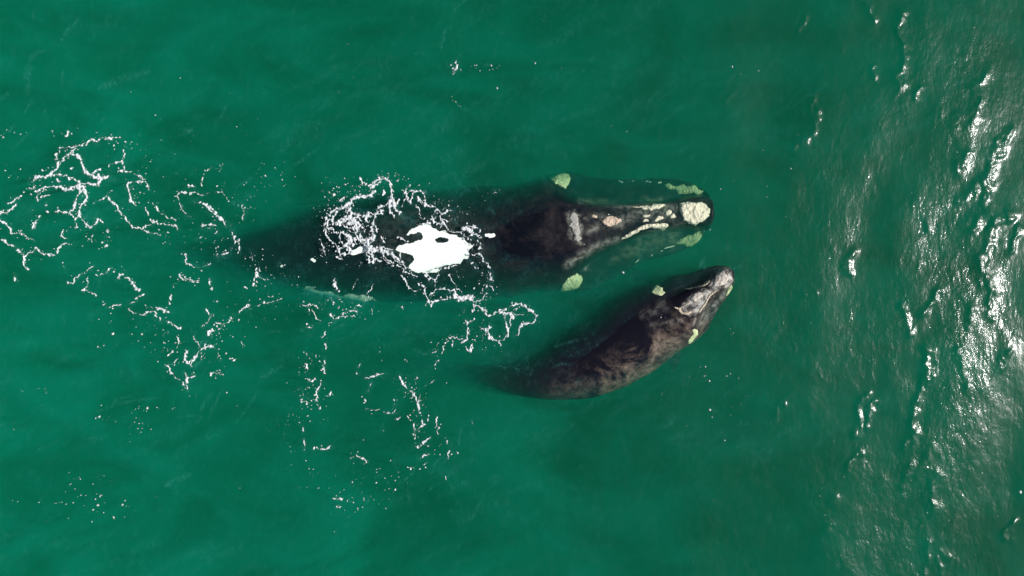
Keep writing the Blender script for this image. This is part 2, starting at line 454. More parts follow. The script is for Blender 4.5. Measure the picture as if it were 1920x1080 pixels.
def build_water():
    far = np.array([25.0, 28, 34, 45, 70, 120, 250, 600, 1500])
    ax = np.concatenate([-(far + gx[-1] - 24)[::-1], gx, far + gx[-1] - 24])
    ay = np.concatenate([-(far + gy[-1] - 24)[::-1], gy, far + gy[-1] - 24])
    f = len(far)
    Z = np.zeros((len(ax), len(ay))); Z[f:-f, f:-f] = H
    RI = np.full(Z.shape, 0.8); RI[:f] = 0.2
    RI[f:-f, f:-f] = 0.16 + 0.84 * wind
    VV = np.zeros(Z.shape); VV[f:-f, f:-f] = VE
    X, Y = np.meshgrid(ax, ay, indexing='ij')
    nx, ny = X.shape
    top = np.stack([X, Y, Z], -1).reshape(-1, 3)
    idx = np.arange(nx * ny).reshape(nx, ny)
    F = np.stack([idx[:-1, :-1], idx[1:, :-1], idx[1:, 1:], idx[:-1, 1:]], -1).reshape(-1, 4)
    # walls and bottom make the body of water one closed solid
    DEPTH = -13.0
    n = len(top)
    ring = np.concatenate([idx[:-1, 0], idx[-1, :-1], idx[:0:-1, -1], idx[0, :0:-1]])
    low = top[ring].copy(); low[:, 2] = DEPTH
    r2 = n + np.arange(len(ring))
    nxt = np.roll(np.arange(len(ring)), -1)
    W_ = np.stack([ring, r2, r2[nxt], ring[nxt]], -1)
    # bottom: a fan of quads from a doubled centre point
    cen = np.array([[0, 0, DEPTH]])
    ci = n + len(ring)
    k = np.arange(0, len(ring), 2)
    Bf = np.stack([np.full(len(k), ci), r2[(k + 2) % len(ring)], r2[(k + 1) % len(ring)], r2[k]], -1)
    verts = np.concatenate([top, low, cen]); faces = np.concatenate([F, W_, Bf])
    o = mesh_obj('water', verts, faces, MW)
    attr(o, 'ripple', np.concatenate([RI.ravel(), np.zeros(len(ring) + 1)]))
    attr(o, 'veil', np.concatenate([VV.ravel(), np.zeros(len(ring) + 1)]))
    o['kind'] = 'structure'; o['label'] = 'green sea water, rippled and glinting towards the right'
    return o

def build_seabed():
    n = 60
    a = np.linspace(-1, 1, n); a = np.sign(a) * np.abs(a) ** 3 * 1700
    X, Y = np.meshgrid(a, a, indexing='ij')
    Z = -13.6 + 0.25 * fbm(X / 7 + 3, Y / 7, 2, 3)
    idx = np.arange(n * n).reshape(n, n)
    F = np.stack([idx[:-1, :-1], idx[1:, :-1], idx[1:, 1:], idx[:-1, 1:]], -1).reshape(-1, 4)
    o = mesh_obj('seabed', np.stack([X, Y, Z], -1).reshape(-1, 3), F, seabed_material())
    o['kind'] = 'structure'
build_seabed()

def build_tone_clouds():
    """added volume below the surface: tone of wave-focused light put into its density"""
    m, ns, lk = new_mat('tone_clouds')
    out = ns.new('ShaderNodeOutputMaterial')
    tc = ns.new('ShaderNodeTexCoord')
    mp = ns.new('ShaderNodeMapping'); mp.inputs['Scale'].default_value = (0.55, 1.0, 0.8)
    mp.inputs['Rotation'].default_value = (0, 0, math.radians(-24))
    lk.new(tc.outputs['Object'], mp.inputs['Vector'])
    n = noise_node(ns, lk, 0.50, 7, 0.70, mp.outputs[0], 0.9)
    r = ramp(ns, lk, n.outputs['Fac'], [(0.40, 0.0), (0.70, 1.0)])
    sx = ns.new('ShaderNodeSeparateXYZ'); lk.new(tc.outputs['Object'], sx.inputs[0])
    mr = ns.new('ShaderNodeMapRange'); mr.inputs['From Min'].default_value = -15; mr.inputs['From Max'].default_value = 9
    mr.inputs['To Min'].default_value = 1.35; mr.inputs['To Max'].default_value = 0.55
    lk.new(sx.outputs[0], mr.inputs[0])
    vs = ns.new('ShaderNodeVolumeScatter'); vs.inputs['Color'].default_value = (0.01, 0.78, 0.74, 1)
    lk.new(math_node(ns, lk, 'MULTIPLY', math_node(ns, lk, 'MULTIPLY', r.outputs[0], mr.outputs[0]), 0.50), vs.inputs['Density'])
    lk.new(vs.outputs[0], out.inputs['Volume'])
    bx, by, z0, z1 = 22.0, 13.5, -1.9, -0.5
    v = [(-bx, -by, z0), (bx, -by, z0), (bx, by, z0), (-bx, by, z0), (-bx, -by, z1), (bx, -by, z1), (bx, by, z1), (-bx, by, z1)]
    f = [(0, 3, 2, 1), (4, 5, 6, 7), (0, 1, 5, 4), (1, 2, 6, 5), (2, 3, 7, 6), (3, 0, 4, 7)]
    o = mesh_obj('tone_clouds', v, f, m, smooth=False)  # added box; its uneven scattering imitates light focused by waves
    o['kind'] = 'stuff'; o['label'] = 'added faint clouds under the sea surface imitating uneven light in the water'; o['category'] = 'water'
build_tone_clouds()

# ---------------------------------------------------------------- whales
def thing(name, label, cat, loc, group=None):
    o = bpy.data.objects.new(name, None)
    o.empty_display_size = 0.5
    o.location = loc; C.objects.link(o)
    o['label'] = label; o['category'] = cat
    if group: o['group'] = group
    return o

def interp_smooth(t, ts, vs):
    """monotone-ish cubic (Catmull-Rom) interpolation"""
    ts = np.asarray(ts, float); vs = np.asarray(vs, float)
    m = np.gradient(vs, ts)
    i = np.clip(np.searchsorted(ts, t) - 1, 0, len(ts) - 2)
    h = ts[i + 1] - ts[i]; u = (t - ts[i]) / h
    return ((2 * u**3 - 3 * u**2 + 1) * vs[i] + (u**3 - 2 * u**2 + u) * h * m[i]
            + (-2 * u**3 + 3 * u**2) * vs[i + 1] + (u**3 - u**2) * h * m[i + 1])

class WhaleBody:
    """stations: X, Y (photo px at the surface), half width px, top z, height m, rostrum half width px, headness"""
    def __init__(self, st, ring_step, flip, flip_rows, fluke):
        st = np.array(st, float)
        zt = st[:, 3]
        k = (CAM_H - (zt - 0.3 * st[:, 4])) / CAM_H
        x = (st[:, 0] - 960) * S * k; y = (540 - st[:, 1]) * S * k
        hw = st[:, 2] * S * k
        s = np.concatenate([[0], np.cumsum(np.hypot(np.diff(x), np.diff(y)))])
        L = s[-1]
        n = int(L / ring_step)
        t = np.linspace(0, L, n)
        cap = 0.35 * hw[-2]
        self.x = interp_smooth(t, s, x); self.y = interp_smooth(t, s, y)
        self.w = np.maximum(interp_smooth(t, s, hw), 0.02)
        self.zt = interp_smooth(t, s, zt); self.h = np.maximum(interp_smooth(t, s, st[:, 4]), 0.03)
        self.r = np.maximum(interp_smooth(t, s, st[:, 5] * S), 0.0); self.hd = np.clip(interp_smooth(t, s, st[:, 6]), 0, 1)
        self.drop = np.maximum(interp_smooth(t, s, st[:, 7]), 0)
        tx = np.gradient(self.x, t); ty = np.gradient(self.y, t); q = np.hypot(tx, ty)
        self.tx, self.ty = tx / q, ty / q
        self.t = t; self.L = L; self.n = n
        NT, NB = 110, 40
        ut = np.sin(np.linspace(-1, 1, NT) * math.pi / 2 * 0.999)      # right..left across the back
        ut = 0.6 * ut + 0.4 * np.linspace(-1, 1, NT)
        ub = np.cos(np.linspace(0, math.pi, NB + 2))[1:-1]             # left..right under the belly
        self.NT, self.NB = NT, NB
        Wd = self.w[:, None]; u = ut[None, :]
        zmid = (self.zt - self.h * 0.52)[:, None]
        e = (1 - np.abs(u) ** 2.15) ** (1 / 2.15)
        round_top = zmid + (self.zt[:, None] - zmid) * e
        d = np.abs(u) * Wd
        lip = zmid + (self.zt[:, None] - self.drop[:, None] - zmid) * (1 - np.abs(u) ** 3.2) ** (1 / 2.2)
        r = np.maximum(self.r[:, None], 0.02)
        fall = 1 - sstep(0.80, 1.30, d / r)
        ros = self.zt[:, None] - 0.10 * (d / r) ** 2
        groove = -0.025 * np.exp(-((d / r - 1.30) / 0.13) ** 2)
        head = lip * (1 - fall) + np.maximum(ros, lip) * fall + groove * (d / Wd < 0.9)
        hd = self.hd[:, None]
        top = round_top * (1 - hd) + head * hd
        # skin is never perfectly fair
        px_ = self.t[:, None] + 0 * d; py_ = u * Wd
        top = top + 0.018 * fbm(px_ * 1.6, py_ * 1.6, 1, 4) * np.minimum(1, self.w[:, None] * 1.5)
        zb = zmid - (self.h * 0.48)[:, None] * np.sqrt(1 - ub[None, :] ** 2)
        lat = np.concatenate([u * Wd, ub[None, :] * Wd], 1)
        z = np.concatenate([top, zb], 1)
        wob = 0.055 * fbm(self.t[:, None] * 1.3 + 3, np.sign(lat) * 5.0 + 0 * self.t[:, None], 4, 4)
        lat = lat * (1 + wob * np.minimum(1, np.abs(lat) / self.w[:, None] * 1.5))
        nxv, nyv = -self.ty, self.tx                                    # unit normal to the left of travel
        X = self.x[:, None] + nxv[:, None] * lat; Y = self.y[:, None] + nyv[:, None] * lat
        verts = np.stack([X, Y, z], -1)
        m = NT + NB
        self.m = m
        idx = np.arange(n * m).reshape(n, m)
        F = np.stack([idx[:-1], idx[1:], np.roll(idx, -1, 1)[1:], np.roll(idx, -1, 1)[:-1]], -1).reshape(-1, 4)
        V_ = verts.reshape(-1, 3)
        ends = []
        for e_, rev in ((0, False), (n - 1, True)):
            c = len(V_); V_ = np.vstack([V_, verts[e_].mean(0)])
            ring = idx[e_]; k2 = np.arange(0, m, 2)
            q4 = np.stack([np.full(len(k2), c), ring[k2], ring[(k2 + 1) % m], ring[(k2 + 2) % m]], -1)
            ends.append(q4 if not rev else q4[:, ::-1])
        F = np.concatenate([F] + ends)
        self.V, self.F = V_, F
        self.limbs = []
        for side in (1, -1): self.flipper(side, *flip, flip_rows)
        self.flukes(*fluke)

    def at(self, frac, lat, z):
        i = int(np.clip(frac, 0, 1) * (self.n - 1))
        return np.array([self.x[i] - self.ty[i] * lat, self.y[i] + self.tx[i] * lat, z])

    def blade(self, root, axis, chord_dir, rows, thick):
        """a paddle: rows of (distance along axis, chord start, chord end)"""
        M_ = 20
        V0 = len(self.V); vs = []
        axis = axis / np.linalg.norm(axis); chord_dir = chord_dir / np.linalg.norm(chord_dir)
        nrm = np.cross(axis, chord_dir)
        for (a, c0, c1, th) in rows:
            th2 = thick * th
            for j in range(M_):
                p = j / M_ * 2 * math.pi
                c = (c0 + c1) / 2 + (c1 - c0) / 2 * math.cos(p)
                vs.append(root + axis * a + chord_dir * c + nrm * (th2 * math.sin(p)))
        vs = np.array(vs); n = len(rows)
        idx = V0 + np.arange(n * M_).reshape(n, M_)
        F = np.stack([idx[:-1], idx[1:], np.roll(idx, -1, 1)[1:], np.roll(idx, -1, 1)[:-1]], -1).reshape(-1, 4)
        caps = []
        for row in (idx[0], idx[-1]):
            for j in range(0, M_ // 2 - 1):
                caps.append([row[j], row[j + 1], row[M_ - 2 - j], row[M_ - 1 - j]] if j else [row[0], row[1], row[M_ - 2], row[M_ - 1]])
        self.V = np.vstack([self.V, vs]); self.F = np.concatenate([self.F, F, np.array(caps)])

    def flipper(self, side, frac, length, chord, sweep, down, rows):
        i = int(frac * (self.n - 1))
        w_ = self.w[i]
        root = self.at(frac, side * w_ * 0.62, self.zt[i] - self.h[i] * 0.72)
        fwd = np.array([self.tx[i], self.ty[i], 0]); left = np.array([-self.ty[i], self.tx[i], 0]) * side
        axis = left * 1.0 - fwd * sweep + np.array([0, 0, -down])
        ch = fwd + left * 0.35
        R = [(a * length, -c0 * chord, c1 * chord, th) for (a, c0, c1, th) in rows]
        self.blade(root, axis, ch, R, 0.09 * chord * 2)

    def flukes(self, span, chord, ang_z):
        root0 = self.at(0.0, 0, self.zt[0] - self.h[0] * 0.5)
        fwd = np.array([self.tx[0], self.ty[0], 0]); left = np.array([-self.ty[0], self.tx[0], 0])
        for side in (1, -1):
            rows = []
            for a, lead, trail, th in ((-.05, .62, -.36, 1), (.10, .60, -.42, .95), (.25, .42, -.44, .8), (.42, .18, -.42, .6),
                                       (.60, -.08, -.46, .45), (.78, -.34, -.56, .3), (.92, -.56, -.66, .2), (1.0, -.72, -.73, .1)):
                rows.append((a * span / 2, trail * chord, lead * chord, th))
            self.blade(root0 - fwd * 0.15, left * side + np.array([0, 0, -0.04]), fwd + np.array([0, 0, ang_z]), rows, 0.10)

    def finish(self):
        self.bvh = BVHTree.FromPolygons([tuple(v) for v in self.V], [tuple(f) for f in self.F[: (self.n - 1) * self.m]])
    def top(self, x, y):
        out = np.full(np.shape(x), np.nan); nn = np.zeros(np.shape(x) + (3,))
        flat = out.ravel(); nf = nn.reshape(-1, 3)
        for i, (a, b) in enumerate(zip(np.ravel(x), np.ravel(y))):
            h = self.bvh.ray_cast(Vector((a, b, 5)), Vector((0, 0, -1)))
            if h[0] is not None: flat[i] = h[0].z; nf[i] = h[1]
        return out, nn

FLIP_ROWS = [(-.10, .34, .36, .9), (.0, .36, .40, 1), (.18, .42, .44, 1), (.38, .48, .50, .9), (.58, .52, .50, .75),
             (.76, .50, .40, .6), (.90, .40, .22, .4), (.98, .24, .02, .25), (1.02, .10, -.04, .1)]

# X, Y, half width, top z, height, rostrum half width, headness, lip drop
MOTHER = [(262, 470, 9, -3.6, .34, 20, 0, 0), (330, 472, 17, -1.9, .65, 20, 0, 0), (400, 476, 27, -1.1, 1.0, 20, 0, 0), (470, 474, 43, -.46, 1.5, 20, 0, 0),
          (550, 472, 68, -.24, 2.0, 20, 0, 0), (630, 468, 92, -.14, 2.4, 20, 0, 0), (710, 463, 105, -.10, 2.6, 20, 0, 0), (790, 460, 107, -.07, 2.7, 20, 0, 0),
          (870, 456, 108, -.10, 2.7, 30, 0, 0), (940, 450, 108, .01, 2.6, 60, 0, 0), (1000, 444, 104, .07, 2.5, 80, .0, .05), (1045, 438, 110, .06, 2.4, 72, .25, .4),
          (1080, 433, 115, .03, 2.5, 56, .9, .66), (1120, 427, 103, -.02, 2.5, 42, 1, .72), (1160, 419, 90, -.06, 2.5, 34, 1, .74), (1200, 412, 82, -.10, 2.4, 29, 1, .74),
          (1240, 407, 77, -.14, 2.1, 26, 1, .72), (1275, 402, 70, -.17, 1.9, 27, 1, .76), (1302, 399, 60, -.20, 1.6, 30, 1, .66), (1322, 398, 44, -.26, 1.3, 28, 1, .52),
          (1333, 398, 28, -.24, 1.0, 20, .8, .35), (1338, 398, 8, -.5, .35, 8, .3, .1)]
CALF = [(800, 676, 5, -2.1, .16, 10, 0, 0), (850, 690, 11, -1.45, .32, 10, 0, 0), (905, 703, 18, -.66, .6, 10, 0, 0), (960, 711, 30, -.28, .9, 10, 0, 0), (1020, 707, 46, -.09, 1.15, 10, 0, 0),
        (1076, 690, 65, -.01, 1.4, 10, 0, 0), (1134, 664, 73, .05, 1.6, 15, 0, 0), (1187, 631, 78, .08, 1.65, 25, 0, 0), (1233, 602, 74, .10, 1.6, 34, 0, .05),
        (1270, 586, 65, .14, 1.4, 33, .35, .15), (1295, 566, 61, .17, 1.3, 26, .95, .26), (1315, 552, 49, .19, 1.2, 19, 1, .31), (1333, 539, 40, .19, 1.1, 16, 1, .33),
        (1350, 527, 33, .17, .95, 17, 1, .31), (1363, 517, 24, .10, .75, 15, .9, .24), (1371, 511, 13, -.04, .45, 9, .5, .12), (1375, 508, 4, -.2, .15, 3, 0, 0)]

mother = WhaleBody(MOTHER, 0.028, (0.70, 1.75, 0.55, 0.45, 0.75), FLIP_ROWS, (4.6, 1.5, 0.1))
mother.finish()
calf = WhaleBody(CALF, 0.020, (0.775, 1.05, 0.34, 0.25, 0.45), FLIP_ROWS, (1.9, 0.62, 0.1))
calf.finish()

def vert_px(V_):
    k = CAM_H / (CAM_H - V_[:, 2])
    return V_[:, 0] * k / S + 960, 540 - V_[:, 1] * k / S

def soft(px, py, poly, edge, warp=0.0, scale=14.0, seed=2):
    sel = (px > min(a for a, b in poly) - 60) & (px < max(a for a, b in poly) + 60)
    out = np.zeros(px.shape)
    x, y = px[sel], py[sel]
    if warp:
        x = x + warp * fbm(x / scale, y / scale, seed, 3); y = y + warp * fbm(x / scale + 9, y / scale, seed + 1, 3)
    out[sel] = sstep(-edge, edge, polysd(x, y, poly))
    return out

def line_soft(px, py, st, mul=1.0, warp=3.0):
    out = np.zeros(px.shape)
    x = px + warp * fbm(px / 12, py / 12, 2, 3); y = py + warp * fbm(px / 12 + 5, py / 12, 3, 3)
    for wd, p in st:
        if len(p) == 1: p = p * 2
        for a, b in zip(p[:-1], p[1:]):
            out = np.maximum(out, np.exp(-(segdist(x, y, *a, *b)[0] / (wd * mul)) ** 2))
    return out

def ell(cx, cy, rx, ry, rot=0, n=16):
    c, s_ = math.cos(math.radians(rot)), math.sin(math.radians(rot))
    return [(cx + rx * math.cos(t) * c - ry * math.sin(t) * s_, cy + rx * math.cos(t) * s_ + ry * math.sin(t) * c)
            for t in [i / n * 2 * math.pi for i in range(n)]]

# ---- mother
mroot = thing('right_whale', 'large black whale with a bright white blotch on its back', 'whale',
              (float(mother.at(.55, 0, 0)[0]), float(mother.at(.55, 0, 0)[1]), -1.2))
MS = skin_material('mother_skin', (0.0035, 0.005, 0.009), (0.21, 0.22, 0.19), (0.95, 0.95, 0.94), (0.055, 0.046, 0.046), 1.1)
mb = mesh_obj('body', mother.V, mother.F, MS, mroot, loc=mroot.location)
vx, vy = vert_px(mother.V)
up = mother.V[:, 2] > np.interp(vx, mother.x / S + 960, mother.zt - mother.h * 0.55)
BLAZE = pts('W', '195,475 260,430 330,405 430,395 470,440 560,465 640,500 720,510 790,570 812,600 775,640 785,690 725,715 715,765 640,770 560,772 520,800 480,850 400,850 300,840 210,800 275,745 265,680 170,650 100,630 140,590 240,560 350,537 358,500 340,478 280,480 210,500')
pale = soft(vx, vy, BLAZE, 3.2, 4.5, 8)
pale *= 1 - soft(vx, vy, ell(*pts('W', '535,543')[0], 13, 5.6), 1.5, 2, 6)
for q in (ell(*pts('W', '975,500')[0], 11, 4), ell(588, 488, 6, 2.6, 15), ell(528, 499, 2.2, 2.6), ell(*pts('S', '510,895')[0], 19, 6, -22)):
    pale = np.maximum(pale, soft(vx, vy, q, 1.6, 2, 6))
FLANK = pts('E', '60,170 130,150 200,155 290,190 420,208 560,205 640,240 560,262 450,255 300,245 150,225')
pale = np.maximum(pale, 1.0 * soft(vx, vy, FLANK, 8, 9, 12))
for wd, p in strands('M', '26: 1290,890 1385,860; 16: 1240,920 1270,915; 16: 1140,970 1160,955; 22: 980,1030 1010,1010; 24: 800,165 840,180; 14: 940,175 970,160; 20: 1090,165 1140,175; 22: 1215,190 1245,185; 12: 840,675 855,670; 14: 380,840 430,850; 12: 1590,860 1690,820'):
    pale = np.maximum(pale, 0.62 * line_soft(vx, vy, [(max(wd, 1.6), p)], 1.0, 2.0))
attr(mb, 'pale', np.where(up, pale, -0.3))
grey = 0.15 * soft(vx, vy, ell(800, 455, 125, 62), 30, 20, 40)
grey = np.maximum(grey, 0.75 * soft(vx, vy, pts('M', '240,500 340,480 400,600 420,760 450,820 380,840 300,760 260,650'), 5, 8, 10))
grey = np.maximum(grey, 0.62 * soft(vx, vy, pts('M', '380,560 600,540 620,640 830,650 1000,560 1380,600 1420,420 1300,380 980,500 820,520 620,520 400,540'), 9, 9, 14))
grey = np.maximum(grey, 0.8 * line_soft(vx, vy, strands('M', '60: 380,380 640,400 780,430 900,440 1250,370; 80: 250,1060 380,980 560,870 800,780; 50: 1000,800 1150,720 1300,690; 70: 500,700 560,640; 60: 1080,360 1180,380')))
grey = np.maximum(grey, 0.55 * soft(vx, vy, pts('M', '1300,640 1480,620 1460,820 1200,920 900,1000 700,1000 1000,800'), 16, 10, 18))
attr(mb, 'grey', np.where(up, grey, 0.05))
attr(mb, 'mottle', 0.4 * sstep(860, 960, vx) + 0.03)

def callosity(root, body, poly, mat, thick, label=None, name='callosity', warp=2.8, rough=0.6, zfix=None):
    """a crusty raised patch grown on the skin: outline measured from the photograph, laid onto the body"""
    cx = sum(a for a, b in poly) / len(poly); cy = sum(b for a, b in poly) / len(poly)
    z = 0.0
    for _ in range(5):
        x, y = pxw(cx, cy, z)
        t = body.top(np.array([x]), np.array([y]))[0][0]
        if np.isnan(t): break
        z = float(t)
    st = 0.016
    k = S * (CAM_H - z) / CAM_H
    X0 = min(a for a, b in poly) - 5; X1 = max(a for a, b in poly) + 5; Y0 = min(b for a, b in poly) - 5; Y1 = max(b for a, b in poly) + 5
    ax = np.arange((X0 - 960) * k, (X1 - 960) * k, st); ay = np.arange((540 - Y1) * k, (540 - Y0) * k, st)
    GXp, GYp = np.meshgrid(ax, ay, indexing='ij')
    qx = GXp / k + 960; qy = 540 - GYp / k
    wx = qx + warp * fbm(qx / 7, qy / 7, 1, 3); wy = qy + warp * fbm(qx / 7 + 7, qy / 7, 2, 3)
    sd = polysd(wx, wy, poly) * k
    topz, _n = body.top(GXp, GYp)
    ok = ~np.isnan(topz)
    topz = np.where(ok, topz, z)
    th = thick * np.clip(sd / 0.06, 0, 1) ** 0.5 * (1 + rough * fbm(GXp * 9, GYp * 9, 3, 4) + 0.25 * rough * fbm(GXp * 30, GYp * 30, 1, 2))
    Z = np.where(sd > 0, topz + 0.004 + th, topz - 0.02)
    gxx, gyy = np.gradient(sd, st)
    g2 = gxx ** 2 + gyy ** 2 + 1e-6
    out = (sd <= 0) & (sd > -2 * st)
    Xn = np.where(out, GXp - sd * gxx / g2 * 0.9, GXp); Yn = np.where(out, GYp - sd * gyy / g2 * 0.9, GYp)
    idx = np.arange(sd.size).reshape(sd.shape)
    cell = ((sd[:-1, :-1] > 0) | (sd[1:, :-1] > 0) | (sd[1:, 1:] > 0) | (sd[:-1, 1:] > 0)) & ok[:-1, :-1] & ok[1:, 1:] & ok[1:, :-1] & ok[:-1, 1:]
    F = np.stack([idx[:-1, :-1][cell], idx[1:, :-1][cell], idx[1:, 1:][cell], idx[:-1, 1:][cell]], -1)
    if not len(F): return None
    used, inv = np.unique(F, return_inverse=True)
    V_ = np.stack([Xn, Yn, Z], -1).reshape(-1, 3)[used]
    o = mesh_obj(name, V_, inv.reshape(-1, 4), mat, root, loc=root.location)
    if label: o['label'] = label
    return o

CAL = callosity_material('callosity_cream', (0.68, 0.63, 0.50), (0.32, 0.30, 0.23))
CALR = callosity_material('callosity_ochre', (0.52, 0.42, 0.33), (0.16, 0.12, 0.09))
CALG = callosity_material('callosity_grey', (0.30, 0.30, 0.28), (0.05, 0.05, 0.05))
CALW = callosity_material('callosity_pale', (0.56, 0.60, 0.36), (0.24, 0.28, 0.15))
for poly, mat, th, lab in (
    ('1440,400 1500,385 1600,395 1680,385 1740,410 1770,460 1770,530 1720,590 1620,635 1540,625 1480,590 1470,540 1445,500 1450,440', CAL, .07, 'big cream crust on the snout tip'),
    ('910,430 1000,438 1060,430 1130,425 1200,400 1280,395 1300,415 1260,450 1170,470 1130,488 1060,470 960,445', CAL, .05, 'pale crust strip along the upper edge of the snout'),
    ('805,790 860,745 920,710 1000,660 1090,630 1180,622 1310,618 1328,650 1305,690 1220,680 1130,670 1060,690 980,735 900,770 830,792', CAL, .05, 'pale crust strip along the lower edge of the snout'),
    ('605,600 640,560 700,540 770,542 815,570 825,595 780,630 700,650 640,645 615,620', CALR, .06, 'oval ochre crust behind the blowholes'),
    ('1050,540 1075,522 1120,518 1142,535 1110,555 1065,556', CAL, .04, None),
    ('1038,592 1065,572 1110,585 1115,605 1085,600 1050,608', CAL, .04, None),
    ('1170,590 1200,545 1260,538 1275,562 1240,585 1190,608', CAL, .04, None),
    ('1275,500 1320,470 1360,475 1368,505 1340,535 1290,525', CAL, .04, None),
    ('1335,545 1375,508 1410,545 1385,572 1345,565', CAL, .04, None),
    ('260,640 290,600 270,520 320,500 350,530 370,600 385,680 380,740 400,790 360,830 320,800 310,740 290,690', CALG, .03, 'grey scarred ridge across the neck'),
    ('490,530 520,518 570,530 570,555 520,560', CALR, .03, None),
    ('25,90 110,100 160,55 220,60 265,75 285,130 270,190 235,262 180,240 120,200 60,140', CALW, .07, 'pale green patch above the far eye'),
    ('1395,215 1470,200 1520,225 1600,205 1640,250 1700,285 1620,318 1560,300 1500,300 1420,310 1410,270 1300,235 1280,205 1340,190', CALW, .05, 'pale chin patch on the upper side'),
    ('1405,820 1450,780 1540,735 1650,705 1700,700 1710,740 1660,800 1580,865 1540,870 1480,850 1420,845', CALW, .05, 'pale chin patch on the lower side')):
    callosity(mroot, mother, pts('M', poly), mat, th, lab)
callosity(mroot, mother, pts('N', '622,245 640,205 680,150 740,115 775,130 788,165 770,210 720,235 660,255'), CALW, .07, 'pale green patch above the near eye')

# ---- calf
croot = thing('whale_calf', 'smaller brown mottled whale calf with crusty grey head, curved below the large whale', 'whale calf',
              (float(calf.at(.55, 0, 0)[0]), float(calf.at(.55, 0, 0)[1]), -0.7))
CS = skin_material('calf_skin', (0.006, 0.006, 0.011), (0.42, 0.41, 0.38), (0.45, 0.43, 0.38), (0.21, 0.165, 0.13), 1.25)
cb = mesh_obj('body', calf.V, calf.F, CS, croot, loc=croot.location)
vx, vy = vert_px(calf.V)
g = 1.0 * soft(vx, vy, pts('K', '830,330 890,170 950,95 1070,105 1125,220 1100,320 900,340 780,480 700,620 600,640 480,560 600,440 760,340'), 4, 6, 8)
g = np.maximum(g, 0.5 * line_soft(vx, vy, strands('K', '26: 600,330 720,300 830,220 900,110; 22: 640,760 660,640 760,560 820,420; 60: 860,560 900,500 980,420 1060,330')))
g = np.maximum(g, 0.22 * soft(vx, vy, pts('K', '650,760 760,560 900,460 1020,380 960,520 900,640 760,740'), 8, 6, 8))
attr(cb, 'grey', g)
attr(cb, 'pale', 0 * g - 0.3)
# brown mottling masked to the right flank; shading of the upper-left side painted in
ax_ = np.array([[1355, 523], [1285, 575], [1205, 634], [1100, 690], [980, 716], [900, 704]], float)
side = np.interp(vx, ax_[::-1, 0], ax_[::-1, 1])
attr(cb, 'mottle', np.clip(sstep(-24, 30, vy - side) * (0.12 + 0.88 * sstep(990, 1190, vx)), 0, 1) * (1 - 0.6 * sstep(1290, 1330, vx)))
CC = callosity_material('calf_crust', (0.50, 0.46, 0.41), (0.13, 0.12, 0.11))
CO = callosity_material('calf_tan_crust', (0.52, 0.45, 0.34), (0.10, 0.08, 0.06))
g = np.maximum(g, 0.16 * line_soft(vx, vy, strands('K', '110: 60,640 280,520; 60: 100,760 500,700'), 1.0, 8.0))
attr_g = cb.data.attributes['grey']; attr_g.data.foreach_set('value', np.asarray(g, dtype=np.float32))
for poly, mat, th, lab in (
    ('900,180 940,130 1000,125 1050,165 1058,220 1030,265 980,290 920,300 860,300 880,250', CC, .035, 'round grey crust on the snout tip'),
    ('600,440 640,385 700,365 745,375 740,420 700,455 650,485 610,470', CC, .03, 'pale crust patch in front of the blowholes'),
    ('530,325 600,315 680,295 740,270 800,225 835,215 790,270 730,298 640,318 570,332', CO, .03, 'crust strip along the far lip'),
    ('690,610 740,540 790,460 820,400 880,355 920,350 880,385 840,420 800,490 750,570 715,612', CO, .03, 'crust strip along the near lip'),
    ('375,525 420,545 460,550 500,540 555,500 600,470 590,495 540,530 490,560 510,600 560,605 610,585 620,610 580,640 530,635 490,630 450,580 410,555', CO, .02, 'tan edge round the blowholes'),
    ('130,370 165,315 210,280 280,320 265,345 300,370 250,410 180,400', CALW, .03, 'pale patch above the far eye'),
    ('575,960 590,900 625,860 610,810 650,800 690,830 695,880 665,930 620,990 590,990', CALW, .03, 'pale patch above the near eye'),
    ('1075,290 1090,275 1108,320 1080,360 1040,410 1020,425 1030,370 1050,330', CALW, .02, 'pale crust on the chin')):
    callosity(croot, calf, pts('K', poly), mat, th, lab, warp=1.0)

# ---------------------------------------------------------------- foam
TOPG = np.full((NX, NY), -9.0)
for b in (mother, calf):
    vv = b.V[: b.n * b.m]
    i0 = max(int((vv[:, 0].min() - gx[0]) / STEP), 0); i1 = min(int((vv[:, 0].max() - gx[0]) / STEP) + 1, NX)
    j0 = max(int((vv[:, 1].min() - gy[0]) / STEP), 0); j1 = min(int((vv[:, 1].max() - gy[0]) / STEP) + 1, NY)
    sub = np.zeros((i1 - i0, j1 - j0))
    t_, _ = b.top(GX[i0:i1, j0:j1], GY[i0:i1, j0:j1])
    TOPG[i0:i1, j0:j1] = np.fmax(TOPG[i0:i1, j0:j1], t_)
def surf(x, y):
    i = np.clip(np.round((x - gx[0]) / STEP).astype(int), 0, NX - 1); j = np.clip(np.round((y - gy[0]) / STEP).astype(int), 0, NY - 1)
    return np.maximum(wz(x, y), TOPG[i, j])

